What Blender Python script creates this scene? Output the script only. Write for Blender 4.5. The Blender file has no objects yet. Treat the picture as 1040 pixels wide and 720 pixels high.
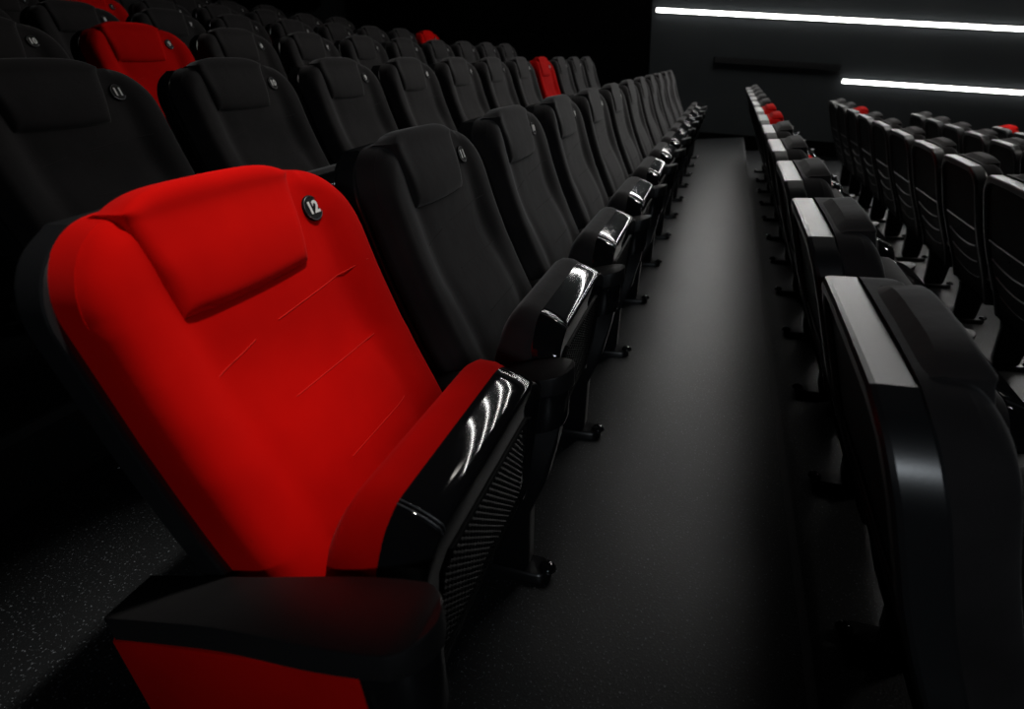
import bpy, bmesh, math, random
from mathutils import Matrix, Vector
random.seed(3)
SC = bpy.context.scene
COL = SC.collection
H0 = 1.062                       # eye height above the floor of the aisle row
D, RISE, PITCH = 0.8883, 0.1835, 0.58
R3 = [(0.94143611, 0.33230212, -0.0572132), (0.10447294, -0.44878443, -0.88751222), (-0.32059859, 0.82955882, -0.45721844)]
FPX = 560.0

# ------------------------------------------------------------------ materials
def mat(name, col, rough=0.5, metal=0.0, spec=0.5, sheen=0.0, sheen_rough=0.4, emit=None, coat=0.0):
    m = bpy.data.materials.new(name); m.use_nodes = True
    b = m.node_tree.nodes['Principled BSDF']
    b.inputs['Base Color'].default_value = (*col, 1)
    b.inputs['Roughness'].default_value = rough
    b.inputs['Metallic'].default_value = metal
    b.inputs['Specular IOR Level'].default_value = spec
    b.inputs['Sheen Weight'].default_value = sheen
    b.inputs['Sheen Roughness'].default_value = sheen_rough
    b.inputs['Coat Weight'].default_value = coat
    if emit:
        b.inputs['Emission Color'].default_value = (*emit[0], 1); b.inputs['Emission Strength'].default_value = emit[1]
    return m
def add_bump(m, scale, strength, dist=0.002, kind='noise', detail=4):
    nt = m.node_tree; b = nt.nodes['Principled BSDF']
    tc = nt.nodes.new('ShaderNodeTexCoord')
    t = nt.nodes.new('ShaderNodeTexNoise'); t.inputs['Scale'].default_value = scale; t.inputs['Detail'].default_value = detail
    nt.links.new(tc.outputs['Object'], t.inputs['Vector'])
    bp = nt.nodes.new('ShaderNodeBump'); bp.inputs['Strength'].default_value = strength; bp.inputs['Distance'].default_value = dist
    nt.links.new(t.outputs['Fac'], bp.inputs['Height']); nt.links.new(bp.outputs['Normal'], b.inputs['Normal'])
    return t
def vary(m, c1, c2, scale, lo=0.35, hi=0.65, detail=3):
    nt = m.node_tree; b = nt.nodes['Principled BSDF']
    tc = nt.nodes.new('ShaderNodeTexCoord')
    t = nt.nodes.new('ShaderNodeTexNoise'); t.inputs['Scale'].default_value = scale; t.inputs['Detail'].default_value = detail
    nt.links.new(tc.outputs['Object'], t.inputs['Vector'])
    r = nt.nodes.new('ShaderNodeValToRGB')
    r.color_ramp.elements[0].position = lo; r.color_ramp.elements[0].color = (*c1, 1)
    r.color_ramp.elements[1].position = hi; r.color_ramp.elements[1].color = (*c2, 1)
    nt.links.new(t.outputs['Fac'], r.inputs['Fac']); nt.links.new(r.outputs['Color'], b.inputs['Base Color'])
M = {}
M['red'] = mat('red_velour', (0.62, 0.004, 0.003), 0.92, spec=0.05, sheen=0.02)
vary(M['red'], (0.60, 0.0022, 0.0012), (0.72, 0.0040, 0.002), 6); add_bump(M['red'], 14, 0.25, 0.006)
M['black'] = mat('black_velour', (0.030, 0.027, 0.028), 0.9, spec=0.15, sheen=0.25)
vary(M['black'], (0.017, 0.0155, 0.016), (0.027, 0.0245, 0.025), 6); add_bump(M['black'], 14, 0.25, 0.006)
M['seam_red'] = mat('red_seam_thread', (0.68, 0.012, 0.007), 0.8, spec=0.2)
M['seam_black'] = mat('black_seam_thread', (0.034, 0.031, 0.031), 0.8, spec=0.2)
M['gloss'] = mat('glossy_black_plastic', (0.008, 0.008, 0.009), 0.045, spec=0.6)
M['shell'] = mat('satin_black_shell', (0.012, 0.0125, 0.014), 0.33, spec=1.0)
add_bump(M['shell'], 260, 0.05, 0.001)
M['panel'] = mat('matt_black_panel', (0.005, 0.0052, 0.0055), 0.6, spec=0.10)
M['arm'] = mat('soft_black_armrest', (0.014, 0.0135, 0.014), 0.45, spec=0.35)
M['metal'] = mat('black_painted_metal', (0.008, 0.008, 0.009), 0.28, spec=0.5)
M['badge'] = mat('black_badge', (0.003, 0.003, 0.0035), 0.55, spec=0.15)
M['ring'] = mat('badge_ring', (0.12, 0.12, 0.125), 0.4, metal=0.7)
M['digits'] = mat('white_digits', (0.86, 0.86, 0.84), 0.5)
M['steel'] = mat('steel_bolt', (0.28, 0.28, 0.28), 0.3, metal=1.0)

M['carpet'] = mat('dark_carpet', (0.02, 0.021, 0.022), 0.40, spec=0.6)
def carpet(m):
    nt = m.node_tree; b = nt.nodes['Principled BSDF']
    tc = nt.nodes.new('ShaderNodeTexCoord')
    n1 = nt.nodes.new('ShaderNodeTexNoise'); n1.inputs['Scale'].default_value = 190; n1.inputs['Detail'].default_value = 2
    n2 = nt.nodes.new('ShaderNodeTexNoise'); n2.inputs['Scale'].default_value = 3.5; n2.inputs['Detail'].default_value = 5
    for n in (n1, n2): nt.links.new(tc.outputs['Object'], n.inputs['Vector'])
    r1 = nt.nodes.new('ShaderNodeValToRGB')
    r1.color_ramp.elements[0].position = 0.62; r1.color_ramp.elements[0].color = (0, 0, 0, 1)
    r1.color_ramp.elements[1].position = 0.74; r1.color_ramp.elements[1].color = (1, 1, 1, 1)
    nt.links.new(n1.outputs['Fac'], r1.inputs['Fac'])
    r2 = nt.nodes.new('ShaderNodeValToRGB')
    r2.color_ramp.elements[0].position = 0.3; r2.color_ramp.elements[0].color = (0.008, 0.009, 0.010, 1)
    r2.color_ramp.elements[1].position = 0.7; r2.color_ramp.elements[1].color = (0.014, 0.015, 0.016, 1)
    nt.links.new(n2.outputs['Fac'], r2.inputs['Fac'])
    mx = nt.nodes.new('ShaderNodeMixRGB'); mx.inputs['Color2'].default_value = (0.16, 0.175, 0.19, 1)
    nt.links.new(r1.outputs['Color'], mx.inputs['Fac']); nt.links.new(r2.outputs['Color'], mx.inputs['Color1'])
    nt.links.new(mx.outputs['Color'], b.inputs['Base Color'])
    bp = nt.nodes.new('ShaderNodeBump'); bp.inputs['Strength'].default_value = 0.35; bp.inputs['Distance'].default_value = 0.0012
    nt.links.new(n1.outputs['Fac'], bp.inputs['Height']); nt.links.new(bp.outputs['Normal'], b.inputs['Normal'])
carpet(M['carpet'])
M['nosing'] = mat('step_nosing', (0.05, 0.05, 0.051), 0.5)
M['riser'] = mat('riser_black', (0.014, 0.015, 0.016), 0.7)
M['wall'] = mat('charcoal_wall', (0.050, 0.057, 0.060), 0.75, spec=0.25)
vary(M['wall'], (0.046, 0.053, 0.056), (0.054, 0.061, 0.064), 1.2)
M['wallblack'] = mat('black_wall_cloth', (0.003, 0.003, 0.0032), 0.95, spec=0.05)
M['ceil'] = mat('black_ceiling', (0.006, 0.006, 0.007), 0.9, spec=0.1)
M['led'] = mat('led_white', (0.9, 0.9, 0.9), 0.5, emit=((1.0, 0.985, 0.96), 13.0))
M['led_ceiling'] = mat('led_ceiling_white', (0.9, 0.9, 0.9), 0.5, emit=((1.0, 0.985, 0.96), 60.0))
M['housing'] = mat('light_housing', (0.02, 0.02, 0.02), 0.5)

# ------------------------------------------------------------------ mesh helpers
def mesh_of(name, verts, faces, m, smooth=True, sharp=38):
    me = bpy.data.meshes.new(name); me.from_pydata([tuple(v) for v in verts], [], faces); me.update()
    bm = bmesh.new(); bm.from_mesh(me)
    bmesh.ops.remove_doubles(bm, verts=bm.verts, dist=1e-5)
    bmesh.ops.dissolve_degenerate(bm, dist=1e-6, edges=bm.edges)
    bmesh.ops.recalc_face_normals(bm, faces=bm.faces)
    bm.to_mesh(me); bm.free()
    if m: me.materials.append(m)
    for p in me.polygons: p.use_smooth = smooth
    if smooth: me.set_sharp_from_angle(angle=math.radians(sharp))
    return me
def join(parts):
    V, F = [], []
    for v, f in parts:
        o = len(V); V += list(v); F += [tuple(i + o for i in q) for q in f]
    return V, F
def obj(name, me, parent=None, kind=None):
    o = bpy.data.objects.new(name, me); COL.objects.link(o)
    if parent: o.parent = parent
    if kind: o['kind'] = kind
    return o
def rings(rs, closed=True, cap0=True, cap1=True):
    """loft a list of equally long loops"""
    V = [v for r in rs for v in r]; n = len(rs[0]); F = []
    for i in range(len(rs) - 1):
        for j in range(n if closed else n - 1):
            a = i * n + j; b = i * n + (j + 1) % n
            F.append((a, b, b + n, a + n))
    if cap0: F.append(tuple(range(n)))
    if cap1: F.append(tuple(range((len(rs) - 1) * n, len(rs) * n)))
    return V, F
def box(x0, x1, y0, y1, z0, z1):
    V = [(x, y, z) for x in (x0, x1) for y in (y0, y1) for z in (z0, z1)]
    return V, [(0, 1, 3, 2), (4, 6, 7, 5), (0, 4, 5, 1), (2, 3, 7, 6), (0, 2, 6, 4), (1, 5, 7, 3)]
def tube(pts, r, n=8):
    rs = []
    for i, p in enumerate(pts):
        p = Vector(p); a = Vector(pts[max(i - 1, 0)]); b = Vector(pts[min(i + 1, len(pts) - 1)])
        t = (b - a).normalized(); u = t.cross(Vector((0.13, 0.21, 0.97))).normalized(); w = t.cross(u)
        rs.append([p + r * (math.cos(k * 2 * math.pi / n) * u + math.sin(k * 2 * math.pi / n) * w) for k in range(n)])
    return rings(rs)
def interp(tab, x):
    if x <= tab[0][0]: 
        (a, b), (c, d) = tab[0], tab[1]
    elif x >= tab[-1][0]:
        (a, b), (c, d) = tab[-2], tab[-1]
    else:
        for i in range(len(tab) - 1):
            if tab[i][0] <= x <= tab[i + 1][0]:
                a, b = tab[i]; c, d = tab[i + 1]; break
        # catmull-rom for smoothness
        t = (x - a) / (c - a)
        p0 = tab[i - 1][1] if i > 0 else b - (d - b); p3 = tab[i + 2][1] if i + 2 < len(tab) else d + (d - b)
        return 0.5 * ((2 * b) + (-p0 + d) * t + (2 * p0 - 5 * b + 4 * d - p3) * t * t + (-p0 + 3 * b - 3 * d + p3) * t ** 3)
    return b + (d - b) * (x - a) / (c - a)
def sstep(a, b, x):
    t = min(1, max(0, (x - a) / (b - a))); return t * t * (3 - 2 * t)

# ------------------------------------------------------------------ the seat (x = forward, y = along the row, z = up)
BZ = [(0.25, 0.448), (0.40, 0.402), (0.52, 0.352), (0.64, 0.306), (0.72, 0.280), (0.80, 0.258), (0.89, 0.232), (0.955, 0.212)]
def xb(z): return interp(BZ, z)              # line where cloth meets shell
W, TOP, RAD = 0.242, 0.937, 0.095
def half(z, off=0.0):
    w, top, r = W + off, TOP + off, RAD + off
    w0 = w - 0.02 * sstep(0.55, 0.25, z) 
    if z > top - r:
        return w0 - r + math.sqrt(max(0, r * r - (z - top + r) ** 2))
    return w0
def outline(off, zb, n_arc=10):
    """closed loop (y,z) of the back: bottom left, up, round the top, down"""
    top, r = TOP - 0.012 + off, RAD + off; side = []
    zs = [zb + (top - r - zb) * i / 8 for i in range(9)]
    for z in zs: side.append((half(z, off), z))
    w = half(top - r, off)
    for i in range(1, n_arc + 1):
        a = math.radians(62) * i / n_arc
        side.append((w - r + r * math.cos(a), top - r + r * math.sin(a)))
    flat = 0.168 + off * 0.5
    side.append((flat, top))
    mid = [(flat * (1 - 2 * i / 6), top + 0.003 * (1 - (1 - 2 * i / 6) ** 2)) for i in range(1, 6)]
    return side + mid + [(-y, z) for y, z in reversed(side)]
def back_shell():
    rs = []
    zb = 0.30
    for off, dx in ((-0.012, -0.006), (0.006, -0.004), (0.0105, -0.005), (0.0118, -0.009), (0.0118, -0.047), (0.010, -0.053), (0.004, -0.057), (-0.012, -0.058), (-0.016, -0.056), (-0.018, -0.050)):
        rs.append([(xb(z) + dx, y, z) for y, z in outline(off, zb)])
    return rings(rs, cap0=False, cap1=False)
def back_plate():
    """closed moulded plate filling the rear of the shell"""
    rs = []
    for k, dx in ((1.0, -0.048), (0.5, -0.048), (0.02, -0.048), (0.02, 0.0), (1.0, 0.0)):
        lp = outline(-0.014, 0.305)
        zc = 0.62
        rs.append([(xb(zc + (z - zc) * k) + dx, y * k, zc + (z - zc) * k) for y, z in lp])
    return rings(rs, cap0=False, cap1=True)
def rear_ribs():
    """louvred moulding on the lower rear of the back"""
    P = []
    for i, z0 in enumerate((0.655, 0.575, 0.495, 0.415)):
        hw = 0.20 - 0.012 * i; sag = 0.0 if i == 0 else 0.022
        pts = []
        for k in range(13):
            t = -1 + 2 * k / 12; z = z0 - sag * (1 - t * t)
            pts.append((xb(z) - 0.050, hw * t, z))
        P.append(tube(pts, 0.0035, 6))
    return join(P)
def front_face(y, z):
    """depth of the upholstered face in front of the shell line"""
    hw = half(min(z, TOP - 0.06)); t = abs(y) / hw
    wing = 0.060 + 0.012 * sstep(0.9, 0.5, z) + 0.005 * sstep(0.76, 0.88, z)
    cen = 0.052 + 0.018 * math.exp(-((z - 0.56) / 0.10) ** 2) - 0.006 * math.exp(-((z - 0.72) / 0.08) ** 2)
    d = cen + (wing - cen) * sstep(0.45, 0.85, t) - 0.006 * math.exp(-((t - 0.60) / 0.10) ** 2) * sstep(0.95, 0.80, z)
    return d
def edge_dist(y, z):
    q = (abs(y) - (half(0.5) - RAD), z - (TOP - RAD))
    if q[0] > 0 and q[1] > 0: return RAD - math.hypot(*q)
    return min(half(min(z, TOP - RAD)) - abs(y), TOP + 0.006 - z)
def back_cushion():
    zb = 0.33; NV, NU = 64, 44; fr = 0.028
    rows = []
    for i in range(NV + 1):
        t = i / NV; t = 1 - (1 - t) ** 1.7
        z = zb + (TOP + 0.0 - zb) * t
        w = half(z)
        row = []
        for j in range(NU + 1):
            u = -math.cos(math.pi * j / NU); u = math.copysign(abs(u) ** 0.8, u)
            y = u * w; zz = z + 0.009 * (1 - (y / W) ** 2) * sstep(0.85, TOP, z)
            e = max(0.0, min(edge_dist(y, z), fr)) 
            d = front_face(y, z) - (fr - math.sqrt(max(0, fr * fr - (fr - e) ** 2)))
            row.append((xb(zz) + d, y, zz))
        rows.append(row)
    V = [p for r in rows for p in r]; n = NU + 1; F = []
    for i in range(NV):
        for j in range(NU): a = i * n + j; F.append((a, a + 1, a + 1 + n, a + n))
    # skirt back to the shell
    loop = [i * n for i in range(NV + 1)] + [NV * n + j for j in range(1, NU + 1)] + [i * n + NU for i in range(NV - 1, -1, -1)] + [j for j in range(NU - 1, 0, -1)]
    base = len(V)
    for k in loop: x, y, z = V[k]; V.append((xb(z) - 0.006, y, z))
    L = len(loop)
    for k in range(L): F.append((loop[k], loop[(k + 1) % L], base + (k + 1) % L, base + k))
    F.append(tuple(base + k for k in range(L)))
    return V, F
def headrest():
    """trapezoid pillow across the top of the back, leaning out over the shoulders"""
    NV, NU = 26, 30; th = 0.017; rows = []; YC = -0.030
    zt, zb = TOP + 0.030, 0.815
    for i in range(NV + 1):
        t = i / NV; t = 0.5 - 0.5 * math.cos(math.pi * t)
        z = zb + (zt - zb) * t
        wl = 0.121 + 0.009 * t; wr = 0.108 + 0.040 * t ** 0.8
        row = []
        for j in range(NU + 1):
            u = -math.cos(math.pi * j / NU)
            y = YC + (u * wl if u < 0 else u * wr)
            sag = 0.004 * (1 - t) * (u * u)            # lower corners lift slightly
            zz = z + sag - 0.021 * t ** 4 * abs(u) ** 4
            e = min((1 - abs(u)) * wl, (z - zb) + 0.0, (zt - z)); 
            r = 0.022; e = max(0, min(e, r)); rd = math.sqrt(max(0, r * r - (r - e) ** 2)) / r
            zc = min(zz, TOP)
            d = front_face(min(max(y, -W * .9), W * .9), min(zc, 0.93)) + th * rd * (0.85 + 0.3 * math.exp(-((t - 0.35) / 0.3) ** 2)) - 0.004
            row.append((xb(zc) + d, y, zz))
        rows.append(row)
    V = [p for r in rows for p in r]; n = NU + 1; F = []
    for i in range(NV):
        for j in range(NU): a = i * n + j; F.append((a, a + 1, a + 1 + n, a + n))
    loop = [i * n for i in range(NV + 1)] + [NV * n + j for j in range(1, NU + 1)] + [i * n + NU for i in range(NV - 1, -1, -1)] + [j for j in range(NU - 1, 0, -1)]
    base = len(V)
    for k in loop:
        x, y, z = V[k]
        if z > TOP - 0.03: V.append((xb(TOP) + 0.014, y, max(z - 0.004, TOP + 0.008)))
        else: V.append((x - 0.03, y, z))
    L = len(loop)
    for k in range(L): F.append((loop[k], loop[(k + 1) % L], base + (k + 1) % L, base + k))
    b2 = len(V)
    for k in range(L):
        x, y, z = V[base + k]
        if z > TOP - 0.03: V.append((xb(TOP) - 0.004, y, TOP + 0.002))
        else: V.append((x - 0.002, y, z))
    for k in range(L): F.append((base + k, base + (k + 1) % L, b2 + (k + 1) % L, b2 + k))
    F.append(tuple(b2 + k for k in range(L)))
    return V, F
def seams():
    P = []
    def line(pts, r=0.0009):
        out = []
        for (y0, z0), (y1, z1) in zip(pts[:-1], pts[1:]):
            for k in range(6):
                t = k / 6; y = y0 + (y1 - y0) * t; z = z0 + (z1 - z0) * t
                out.append((xb(z) + front_face(y, z) + 0.0002, y, z))
        y, z = pts[-1]; out.append((xb(z) + front_face(y, z) + 0.0002, y, z))
        P.append(tube(out, r, 5))
    line([(-0.02, 0.765), (0.205, 0.785)]); line([(-0.06, 0.665), (0.15, 0.668)])
    line([(-0.145, 0.74), (-0.07, 0.757)]); line([(-0.04, 0.555), (0.13, 0.56)])
    return P
# folded seat: profile in (x,z)
def loft_profile(prof, hw, zbot, ztop, rc, ny=26, endr=0.015):
    rs = []
    for j in range(ny + 1):
        u = -math.cos(math.pi * j / ny); y = u * hw; e = hw - abs(y)
        drop = rc - math.sqrt(max(0, rc * rc - (rc - min(e, rc)) ** 2))
        xc = sum(p[0] for p in prof) / len(prof)
        er = min(e, endr); sx = 1 - 0.35 * (1 - math.sqrt(max(0, 1 - (1 - er / endr) ** 2)))
        rs.append([(xc + (x - xc) * sx, y, z - drop * max(0, (z - zbot) / (ztop - zbot)) ** 1.5) for x, z in prof])
    return rings(rs)
CUSH = [(0.460, 0.33), (0.470, 0.42), (0.477, 0.50), (0.485, 0.555), (0.496, 0.594), (0.512, 0.617), (0.530, 0.628), (0.554, 0.626), (0.570, 0.617), (0.572, 0.60), (0.566, 0.50), (0.560, 0.38), (0.545, 0.32), (0.50, 0.30), (0.46, 0.31)]
PAN = [(0.568, 0.6165), (0.571, 0.6180), (0.582, 0.6145), (0.594, 0.6100), (0.606, 0.6045), (0.617, 0.5980), (0.624, 0.5930), (0.6265, 0.5890), (0.6265, 0.5840), (0.624, 0.560), (0.618, 0.51), (0.608, 0.44), (0.598, 0.37), (0.587, 0.31), (0.575, 0.272), (0.555, 0.252), (0.530, 0.25), (0.505, 0.262), (0.50, 0.296), (0.546, 0.316), (0.560, 0.38), (0.566, 0.50), (0.569, 0.60)]
def pan(): return loft_profile(PAN, 0.236, 0.25, 0.617, 0.085, 34)
def grille():
    """perforated panel let into the underside of the folded seat"""
    P = []
    def px(z): return interp([(0.31, 0.587), (0.37, 0.598), (0.44, 0.608), (0.51, 0.618), (0.55, 0.623)], z)
    pts = [(-0.175, 0.33), (0.175, 0.33), (0.185, 0.40), (0.175, 0.52), (0.15, 0.535), (-0.15, 0.535), (-0.175, 0.52), (-0.185, 0.40)]
    P.append(tube([(px(z) + 0.001, y, z) for y, z in pts + [pts[0]]], 0.003, 6))
    z = 0.342
    while z < 0.525:
        y = -0.168
        while y < 0.169:
            x = px(z) + 0.0005; s = 0.0024
            P.append(box(x - 0.003, x + 0.0012, y - s, y + s, z - s * 0.8, z + s * 0.8)); y += 0.0125
        z += 0.0125
    return join(P)
def pan_lines():
    P = []
    for y0 in (-0.172, -0.165):
        P.append(tube([(x + 0.0003, y0, z + 0.0006) for x, z in PAN[1:9]], 0.0010, 5))
    return join(P)
def arm_pad(x0=0.335, x1=0.672, zr=0.446, sl=0.265):
    """padded arm: plan with a round front end, rising towards the front"""
    rs = []
    def hw(x):
        w = 0.036 + 0.010 * sstep(0.38, 0.60, x)
        r = w * 1.05; dx = x1 - x
        if dx < r: w *= math.sqrt(max(0, 1 - (1 - dx / r) ** 2))
        return w
    def zt(x): return zr + (x - 0.205) * sl + 0.006 * math.sin(math.pi * (x - 0.205) / (x1 - 0.205))
    xs = [x0 + (x1 - x0) * i / 14 for i in range(14)] + [x1 - 0.043 * (1 - math.sin(a * math.pi / 20)) for a in range(1, 10)] + [x1 - 0.0004]
    xs = sorted(xs)
    for x in xs:
        w = hw(x); z = zt(x); th = 0.046 - 0.006 * sstep(0.5, 0.65, x); b = min(0.0035, w * 0.5)
        rs.append([(x, -w + b, z), (x, w - b, z), (x, w - 0.001 * b / 0.0035, z - 0.0012), (x, w, z - 0.004), (x, w, z - th + 0.004), (x, w - b, z - th), (x, -w + b, z - th), (x, -w, z - th + 0.004), (x, -w, z - 0.004), (x, -w + 0.001 * b / 0.0035, z - 0.0012)])
    return rings(rs)
def oval_column(stations, n=24):
    rs = []
    for xc, z, rx, ry, tilt in stations:
        rs.append([(xc + rx * math.cos(2 * math.pi * k / n), ry * math.sin(2 * math.pi * k / n), z + tilt * rx * math.cos(2 * math.pi * k / n)) for k in range(n)])
    return rings(rs)
def arm_collar(z1=0.520, dx=0.0, sl=0.265):
    return oval_column([(0.607 + dx, 0.430, 0.046, 0.036, sl), (0.610 + dx, 0.450, 0.050, 0.039, sl), (0.612 + dx, z1 - 0.012, 0.050, 0.039, sl), (0.612 + dx, z1, 0.047, 0.037, sl)])
def standard():
    """pressed metal side frame between two seats, from the arm down to the foot"""
    prof = [(0.350, 0.425), (0.56, 0.478), (0.640, 0.480), (0.648, 0.45), (0.640, 0.40), (0.615, 0.30), (0.575, 0.20), (0.565, 0.04), (0.555, 0.016), (0.465, 0.016), (0.455, 0.05), (0.450, 0.20), (0.430, 0.30), (0.385, 0.37), (0.355, 0.40)]
    rs = [[(x, y, z) for x, z in prof] for y in (-0.021, -0.018, 0.018, 0.021)]
    cx, cz = 0.5, 0.3
    for k in (0, 3): rs[k] = [(cx + (x - cx) * 0.975, y, cz + (z - cz) * 0.98) for x, y, z in rs[k]]
    return rings(rs)
def foot():
    rs = []
    for s, z in ((1.0, 0.0), (1.0, 0.012), (0.93, 0.020), (0.80, 0.024)):
        lp = []
        for k in range(28):
            a = 2 * math.pi * k / 28; c, t = math.cos(a), math.sin(a)
            ex = 0.115 if c > 0 else -0.115
            lp.append((0.495 + (0.085 * math.copysign(1, c) if abs(c) > 1e-9 else 0) + 0.035 * s * c, 0.034 * s * t, z))
        rs.append(lp)
    return rings(rs)
def dome(x):
    rs = []
    for i in range(6):
        a = i * math.pi / 2 / 5.5; r = 0.021 * math.cos(a); z = 0.022 + 0.016 * math.sin(a)
        rs.append([(x + r * math.cos(2 * math.pi * k / 14), r * math.sin(2 * math.pi * k / 14), z) for k in range(14)])
    return rings(rs)
def end_panel():
    """upholstered panel closing the outer side at the end of the row"""
    prof = [(0.178, 0.055), (0.172, 0.25), (0.178, 0.408), (0.235, 0.430), (0.585, 0.530), (0.612, 0.515), (0.612, 0.40), (0.585, 0.28), (0.560, 0.15), (0.550, 0.055)]
    rs = []
    for y, k in ((-0.033, 0.955), (-0.031, 0.985), (-0.026, 1.0), (-0.022, 1.0)):
        rs.append([(0.40 + (x - 0.40) * k, y, 0.28 + (z - 0.28) * k) for x, z in prof])
    return rings(rs)
def hinge():
    P = []
    for s in (-1, 1):
        rs = [[(0.455 + 0.03 * math.cos(a * math.pi / 8), y, 0.375 + 0.03 * math.sin(a * math.pi / 8)) for a in range(16)] for y in (s * 0.238, s * 0.266)]
        P.append(rings(rs))
    return join(P)

BADGE_Y, BADGE_Z = 0.137, 0.886
def badge_frame():
    z = BADGE_Z; y = BADGE_Y
    p = Vector((xb(z) + front_face(y, z) - 0.0015, y, z))
    up = Vector((xb(z + 0.03) - xb(z - 0.03), 0, 0.06)).normalized(); right = Vector((0, 1, 0)); nrm = right.cross(up).normalized()
    if nrm.x < 0: nrm = -nrm
    return p, right, up, nrm
BP, BR, BU, BN = badge_frame()
def disc(r0, h0, r1, h1, n=28):
    rs = []
    for r, h in ((r0, h0), (r0, h1 * 0.7), (r1, h1)):
        rs.append([BP + BR * r * math.cos(2 * math.pi * k / n) + BU * r * math.sin(2 * math.pi * k / n) + BN * h for k in range(n)])
    return rings(rs)
def badge_ring():
    pts = [BP + BR * 0.0185 * math.cos(2 * math.pi * k / 28) + BU * 0.0185 * math.sin(2 * math.pi * k / 28) + BN * 0.0042 for k in range(29)]
    return tube(pts, 0.0006, 5)
DIG = {}
def digits(n):
    if n in DIG: return DIG[n]
    c = bpy.data.curves.new('digits', 'FONT'); c.body = str(n); c.size = 0.0255; c.align_x = 'CENTER'; c.align_y = 'CENTER'
    c.offset = 0.0010; c.extrude = 0.0004; c.space_character = 1.04
    o = bpy.data.objects.new('digits_tmp', c); COL.objects.link(o)
    dg = bpy.context.evaluated_depsgraph_get(); me = bpy.data.meshes.new_from_object(o.evaluated_get(dg))
    COL.objects.unlink(o); bpy.data.objects.remove(o)
    mt = Matrix(((BR.x, BU.x, BN.x, 0), (BR.y, BU.y, BN.y, 0), (BR.z, BU.z, BN.z, 0), (0, 0, 0, 1)))
    me.transform(Matrix.Translation(BP + BN * 0.0046) @ mt)
    me.materials.clear(); me.materials.append(M['digits']); me.name = 'digits'
    DIG[n] = me; return me

def build_meshes():
    d = {}
    def add(k, vf, m, smooth=True, sharp=38): d[k] = mesh_of(k, vf[0], vf[1], m, smooth, sharp)
    add('back_shell', back_shell(), M['shell'], True, 10); add('back_plate', back_plate(), M['panel']); add('rear_ribs', rear_ribs(), M['shell'])
    add('seat_pan', pan(), M['gloss']); add('grille', grille(), M['panel'], False); add('trim_lines', pan_lines(), M['ring'])
    add('armrest', arm_pad(), M['arm']); add('armrest_long', arm_pad(0.205, 0.682, 0.470, 0.285), M['arm']); add('arm_collar', arm_collar(), M['gloss']); add('arm_collar_tall', arm_collar(0.553, 0.014, 0.285), M['gloss']); add('side_frame', standard(), M['metal'])
    add('foot_plate', foot(), M['metal']); add('bolt_cap', dome(0.605), M['gloss']); add('bolt_cap_rear', dome(0.385), M['gloss'])
    add('hinge', hinge(), M['metal'])
    add('badge', disc(0.0205, 0, 0.0195, 0.004), M['badge']); add('badge_ring', badge_ring(), M['ring'])
    for c in ('red', 'black'):
        add('back_cushion_' + c, back_cushion(), M[c]); add('headrest_' + c, headrest(), M[c])
        for q, vf in enumerate(seams()): add('seam_%s_%d' % (c, q), vf, M['seam_' + c])
        add('seat_cushion_' + c, loft_profile(CUSH, 0.236, 0.30, 0.628, 0.085, 34), M[c])
    add('end_panel_red', end_panel(), M['red']); add('end_panel_black', end_panel(), M['black'])
    return d
ME = build_meshes()
def make_seat(colour):
    root = bpy.data.objects.new('cinema_seat', None); COL.objects.link(root); root.empty_display_size = 0.1
    sh = obj('back_shell', ME['back_shell'], root)
    bp = obj('back_plate', ME['back_plate'], root); obj('rib_moulding', ME['rear_ribs'], bp)
    bc = obj('back_cushion', ME['back_cushion_' + colour], root); 
    for q in range(4): obj('seam', ME['seam_%s_%d' % (colour, q)], bc)
    obj('headrest', ME['headrest_' + colour], root)
    obj('seat_cushion', ME['seat_cushion_' + colour], root)
    sp = obj('seat_pan', ME['seat_pan'], root); obj('grille', ME['grille'], sp); obj('trim_line', ME['trim_lines'], sp)
    obj('hinge', ME['hinge'], root)
    bd = obj('number_badge', ME['badge'], root); obj('badge_ring', ME['badge_ring'], bd)
    add_arm(root, -PITCH / 2)
    return root
def add_arm(root, y, panel=None):
    a = obj('armrest', ME['armrest'], root); c = obj('arm_collar', ME['arm_collar'], a)
    f = obj('side_frame', ME['side_frame'], root)
    g = obj('foot', ME['foot_plate'], root); b = obj('bolt_cap', ME['bolt_cap'], g); b2 = obj('bolt_cap', ME['bolt_cap_rear'], g)
    for o in (a, f, g): o.location.y = y
    if panel:
        p = obj('end_panel', ME['end_panel_' + panel], root); p.location.y = y
        p['label'] = panel + ' upholstered end panel under the armrest'
def copy_tree(o, parent=None):
    c = o.copy(); COL.objects.link(c)
    if parent: c.parent = parent
    for ch in list(o.children): copy_tree(ch, c)
    return c

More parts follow.
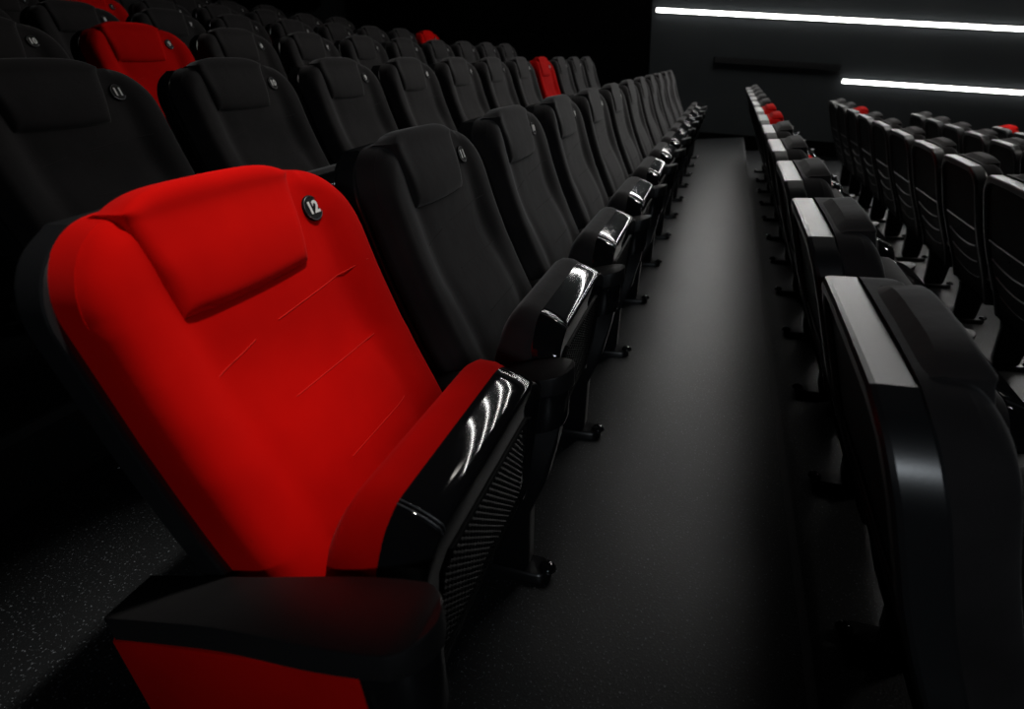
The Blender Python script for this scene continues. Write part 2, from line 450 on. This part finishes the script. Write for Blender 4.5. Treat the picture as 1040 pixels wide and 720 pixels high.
# rows: k > 0 rise to the left behind the aisle, k <= 0 step down to the right
def zrow(k): return (k - 1) * RISE - (0.010 if k <= 0 else 0)
YEND = {1: 6.966, 2: 6.813, 3: 6.662, 4: 6.517, 5: 6.15, 6: 6.09, 7: 5.95, 8: 5.8, 0: 7.158, -1: 7.378, -2: 7.656, -3: 7.93, -4: 8.1}
REDS = {(1, 12), (2, 4), (3, 9), (4, 1), (5, 6), (0, 7), (0, 6), (-1, 3), (-3, 1)}
LIMIT = {1: 12, 2: 11, 3: 11, 4: 11, 5: 11, 6: 11, 7: 11, 8: 9, 0: 12, -1: 12, -2: 12, -3: 10, -4: 6}
ORD = ['zeroth', 'first', 'second', 'third', 'fourth', 'fifth', 'sixth', 'seventh', 'eighth', 'ninth', 'tenth', 'eleventh', 'twelfth']
ROWNAME = {1: 'front row left of the aisle', 2: 'second row left of the aisle', 3: 'third row left of the aisle', 4: 'fourth row left of the aisle',
           5: 'fifth row left of the aisle', 6: 'sixth row left of the aisle', 7: 'seventh row left of the aisle', 8: 'eighth row left of the aisle',
           0: 'nearest row right of the aisle', -1: 'second row right of the aisle', -2: 'third row right of the aisle', -3: 'fourth row right of the aisle', -4: 'fifth row right of the aisle'}
def project(P):
    c = [sum(r[i] * (P[i] - (H0 if i == 2 else 0)) for i in range(3)) for r in R3]
    if c[2] < 0.12: return None
    return 520 + FPX * c[0] / c[2], 360 + FPX * c[1] / c[2]
def in_view(x, y, z):
    for dx in (0.2, 0.6):
        for dy in (-0.25, 0.25):
            for dz in (0.5, 0.93):
                if dx == 0.6 and dz > 0.9: continue
                p = project((x + dx, y + dy, z + dz))
                if p and -4 < p[0] < 1044 and -2 < p[1] < 722: return True
    return False
protos = {'red': make_seat('red'), 'black': make_seat('black')}
used = set(); nseat = 0
for k in sorted(YEND):
    z = zrow(k)
    for n in range(1, LIMIT[k] + 1):
        x, y = -k * D + (0.010 if k <= 0 else 0), YEND[k] - (n - 1) * PITCH
        if not in_view(x, y, z): continue
        if (k, n) == (0, 12): y = 0.778
        c = 'red' if (k, n) in REDS else 'black'
        s = copy_tree(protos[c])
        s.location = (x, y, z); nseat += 1
        bd = [o for o in s.children if o.name.startswith('number_badge')][0]
        t = obj('number_digits', digits(n), bd)
        s['category'] = 'cinema seat'
        s['group'] = 'seats of the ' + ROWNAME[k]
        if k == 1 and n == 12: lab = 'large bright red cinema seat numbered 12, nearest the camera, in front of black seats'
        elif k > 0: lab = f'{c} cinema seat numbered {n} in the {ROWNAME[k]}'
        elif n == 1: lab = f'{c} cinema seat closest to the far wall in the {ROWNAME[k]}'
        else: lab = f'{c} cinema seat, {ORD[n]} from the far wall in the {ROWNAME[k]}'
        s['label'] = lab
        if n == 1: add_arm(s, PITCH / 2)
        if n == 12 and k in (0, 1):
            ar = [o for o in s.children if o.name.startswith('armrest')][0]; ar.data = ME['armrest_long']; ar.children[0].data = ME['arm_collar_tall']
        if (k, n) == (1, 12):
            p = obj('end_panel', ME['end_panel_red'], s); p.location.y = -PITCH / 2
        if (k, n) == (0, 12):
            p = obj('end_panel', ME['end_panel_black'], s); p.location.y = -PITCH / 2
def drop(o):
    for ch in list(o.children): drop(ch)
    bpy.data.objects.remove(o)
for o in protos.values(): drop(o)

# ------------------------------------------------------------------ setting
A = math.radians(10); UX, UY = math.cos(A), math.sin(A)
def wall_pt(s, z, out=0.0):              # s along the far side wall, out = into the room
    return (0.11 + s * UX + out * UY, 9.25 + s * UY - out * UX, z + H0)
def wall_box(name, pts, o0, o1, m, kind=None, parent=None):
    V = [wall_pt(s, z, o0) for s, z in pts] + [wall_pt(s, z, o1) for s, z in pts]; n = len(pts)
    F = [tuple(range(n)), tuple(range(n, 2 * n))] + [(i, (i + 1) % n, n + (i + 1) % n, n + i) for i in range(n)]
    o = obj(name, mesh_of(name, V, F, m, False), parent, kind); return o
XL, XR, YN, ZC = -11.5, 8.5, -3.2, 5.6
# stepped floor
V, F = [], []
prof = [(XR, -2.0 * 1)]
edge = lambda k: 0.265 + (1 - k) * D      # front nosing of platform k
prof = [(XR, (-6) * RISE)]
for k in range(-5, 13):
    x = edge(k)
    if x > XR - 0.2: continue
    prof.append((x, zrow(k - 1))); prof.append((x, zrow(k)))
prof[0] = (XR, prof[1][1])
prof.append((XL, prof[-1][1]))
zb = -2.2
loop = prof + [(XL, zb), (XR, zb)]
def yfar(x): return 9.25 + (x - 0.11) * math.tan(A) + 0.05
rs = [[(x, YN, z) for x, z in loop], [(x, yfar(x), z) for x, z in loop]]
V, F = rings(rs)
obj('floor', mesh_of('floor', V, F, M['carpet'], False), None, 'structure')
i = 1
for k in range(-5, 9):
    x = edge(k); z = zrow(k)
    if x > XR - 0.3: continue
    t = obj('trim_%d' % i, mesh_of('nosing', *box(x - 0.012, x + 0.006, YN, yfar(x) - 0.08, z - 0.022, z + 0.003), M['nosing'], False), None, 'structure'); i += 1
    t = obj('trim_%d' % i, mesh_of('riser', *box(x, x + 0.004, YN, yfar(x) - 0.08, zrow(k - 1) + 0.001, z - 0.023), M['riser'], False), None, 'structure'); i += 1
# far side wall
S0, S1 = (XL - 0.11) / UX - 0.2, (XR - 0.11) / UX
wall_box('wall_far', [(S0, -3.3), (S1, -3.3), (S1, ZC - H0), (S0, ZC - H0)], 0.0, -0.15, M['wall'], 'structure')
def along(s, z0, sl=-0.116): return z0 + sl * s
wall_box('baseboard_far', [(-6.5, along(-6.5, -1.22)), (4.6, along(4.6, -1.22)), (4.6, along(4.6, -1.02)), (-6.5, along(-6.5, -1.02))], 0.002, 0.02, M['wallblack'], 'structure')
wall_box('trim_%d' % i, [(-5.56, -1.0), (-1.24, -1.0), (-1.24, ZC - H0 - 0.02), (-5.56, ZC - H0 - 0.02)], 0.002, 0.06, M['wallblack'], 'structure'); i += 1
wall_box('trim_%d' % i, [(-10.6, 1.02), (-6.05, 1.02), (-6.05, 3.0), (-10.6, 3.0)], 0.002, 0.05, M['wallblack'], 'structure'); i += 1
b = wall_box('wall_rail', [(-0.36, along(-0.36, -0.105)), (1.30, along(1.30, -0.105)), (1.30, along(1.30, -0.035)), (-0.36, along(-0.36, -0.035))], 0.003, 0.05, M['riser'])
b['label'] = 'short black slot panel on the wall left of the lower light strip'; b['category'] = 'wall panel'
obj('ceiling', mesh_of('ceiling', *box(XL, XR, YN, 11.2, ZC, ZC + 0.1), M['ceil'], False), None, 'structure')
obj('wall_near', mesh_of('wall_near', *box(XL, XR, YN - 0.1, YN, -2.2, ZC), M['ceil'], False), None, 'structure')
obj('wall_left', mesh_of('wall_left', *box(XL - 0.1, XL, YN, 8.5, -2.2, ZC), M['ceil'], False), None, 'structure')
obj('wall_right', mesh_of('wall_right', *box(XR, XR + 0.1, YN, 11.0, -2.2, ZC), M['ceil'], False), None, 'structure')
# light strips
def strip(label, s0, s1, z0, h=0.045, sl=-0.116, led='led'):
    root = bpy.data.objects.new('light_strip', None); COL.objects.link(root); root.location = wall_pt((s0 + s1) / 2, along((s0 + s1) / 2, z0, sl), 0)
    root['label'] = label; root['category'] = 'light strip'; root['group'] = 'light strips on the far wall'
    def part(nm, g, o0, o1, m):
        z = lambda s, q: along(s, z0, sl) + q
        e = wall_box(nm, [(s0 - g, z(s0, -h / 2 - g)), (s1 + g, z(s1, -h / 2 - g)), (s1 + g, z(s1, h / 2 + g)), (s0 - g, z(s0, h / 2 + g))], o0, o1, m)
        e.data.transform(Matrix.Translation(-Vector(root.location))); e.parent = root
    part('housing', 0.006, 0.001, 0.02, M['housing']); part('diffuser', 0.0, 0.021, 0.032, M[led])
strip('long bright white light strip high on the far wall', -1.18, 6.6, 0.483)
strip('lower bright white light strip beginning behind the right rows', 1.36, 7.2, -0.232)
strip('added unseen white light strip above the long one on the far wall', -0.6, 6.4, 1.30, h=0.026, led='led_ceiling')  # this and the next two: added out of frame for the shell rim reflections
strip('second added unseen white light strip above the long one on the far wall', -1.6, 5.6, 2.1, h=0.026, led='led_ceiling')
strip('third added unseen white light strip above the long one on the far wall', -0.9, 6.6, 2.9, h=0.026, led='led_ceiling')
# ceiling strips (above the frame)
def ceil_strip(x0, x1, y, w=0.06):
    root = bpy.data.objects.new('ceiling_light', None); COL.objects.link(root); root.location = (x0, y, ZC)
    root['label'] = 'linear white light under the black ceiling across the rows'; root['category'] = 'ceiling light'; root['group'] = 'linear lights under the ceiling'
    a = obj('housing', mesh_of('housing', *box(0, x1 - x0, -w, w, -0.04, -0.001), M['housing'], False), root)
    b = obj('diffuser', mesh_of('diffuser', *box(0.03, x1 - x0 - 0.03, -w + .006, w - .006, -0.05, -0.041), M['led_ceiling'], False), root)
for y in (6.1, 6.7, 7.3, 7.9): ceil_strip(0.0, 3.0, y, 0.017)
def area(name, loc, size, power, col=(1, 0.97, 0.93), rot=(0, 0, 0), spread=180):
    l = bpy.data.lights.new(name, 'AREA'); l.shape = 'RECTANGLE'; l.size, l.size_y = size; l.energy = power; l.color = col; l.spread = math.radians(spread)
    o = bpy.data.objects.new(name, l); COL.objects.link(o); o.location = loc; o.rotation_euler = rot; return o
def spot(name, loc, target, power, angle, blend=0.8, r=0.08, col=(1, 0.96, 0.9)):
    l = bpy.data.lights.new(name, 'SPOT'); l.energy = power; l.spot_size = math.radians(angle); l.spot_blend = blend; l.shadow_soft_size = r; l.color = col
    o = bpy.data.objects.new(name, l); COL.objects.link(o); o.location = loc
    o.rotation_euler = (Vector(target) - Vector(loc)).to_track_quat('-Z', 'Y').to_euler(); return o
spot('fill_spot', (0.55, 1.35, 4.4), (-0.56, 0.58, 1.04), 400, 12, 1.0, 0.10)  # added unseen spot, brightens the big red seat
spot('fill_spot', (1.8, 5.4, 5.3), (-0.62, 3.4, 1.05), 150, 46, 1.0, 0.2)  # added unseen spot, lifts the headrests of the left rows
spot('fill_spot', (0.6, 6.2, 5.4), (-0.05, 6.0, 0), 35, 40, 1.0, 0.2)  # added unseen spot, pool of light on the far aisle floor
spot('fill_spot', (5.0, 4.0, 5.2), (2.6, 3.4, -0.5), 190, 60, 1.0, 0.2)  # added unseen spot, lights the floor between the right rows
fill = area('near_fill', (0.9, -2.7, 1.9), (0.7, 0.35), 1.2, (0.85, 0.93, 1.0), spread=48)  # added unseen fill for the near-facing seat sides and end panel
fill.rotation_euler = (Vector((0.05, 0.5, 0.75)) - Vector((0.9, -2.7, 1.9))).to_track_quat('-Z', 'Y').to_euler()

w = bpy.data.worlds.new('world'); SC.world = w; w.use_nodes = True
w.node_tree.nodes['Background'].inputs[0].default_value = (0, 0, 0, 1); w.node_tree.nodes['Background'].inputs[1].default_value = 0

# ------------------------------------------------------------------ camera
cam = bpy.data.cameras.new('camera'); co = bpy.data.objects.new('camera', cam); COL.objects.link(co)
r, d, f = [Vector(q) for q in R3]
mw = Matrix(((r.x, -d.x, -f.x, 0), (r.y, -d.y, -f.y, 0), (r.z, -d.z, -f.z, H0), (0, 0, 0, 1)))
co.matrix_world = mw
cam.sensor_fit = 'HORIZONTAL'; cam.sensor_width = 36; cam.lens = 36 * FPX / 1040
cam.clip_start = 0.02
cam.dof.use_dof = True; cam.dof.focus_distance = 1.15; cam.dof.aperture_fstop = 3.6
SC.camera = co
SC.view_settings.view_transform = 'Standard'; SC.view_settings.look = 'None'; SC.view_settings.gamma = 1; SC.view_settings.use_curve_mapping = False
SC.view_settings.exposure = 0.0
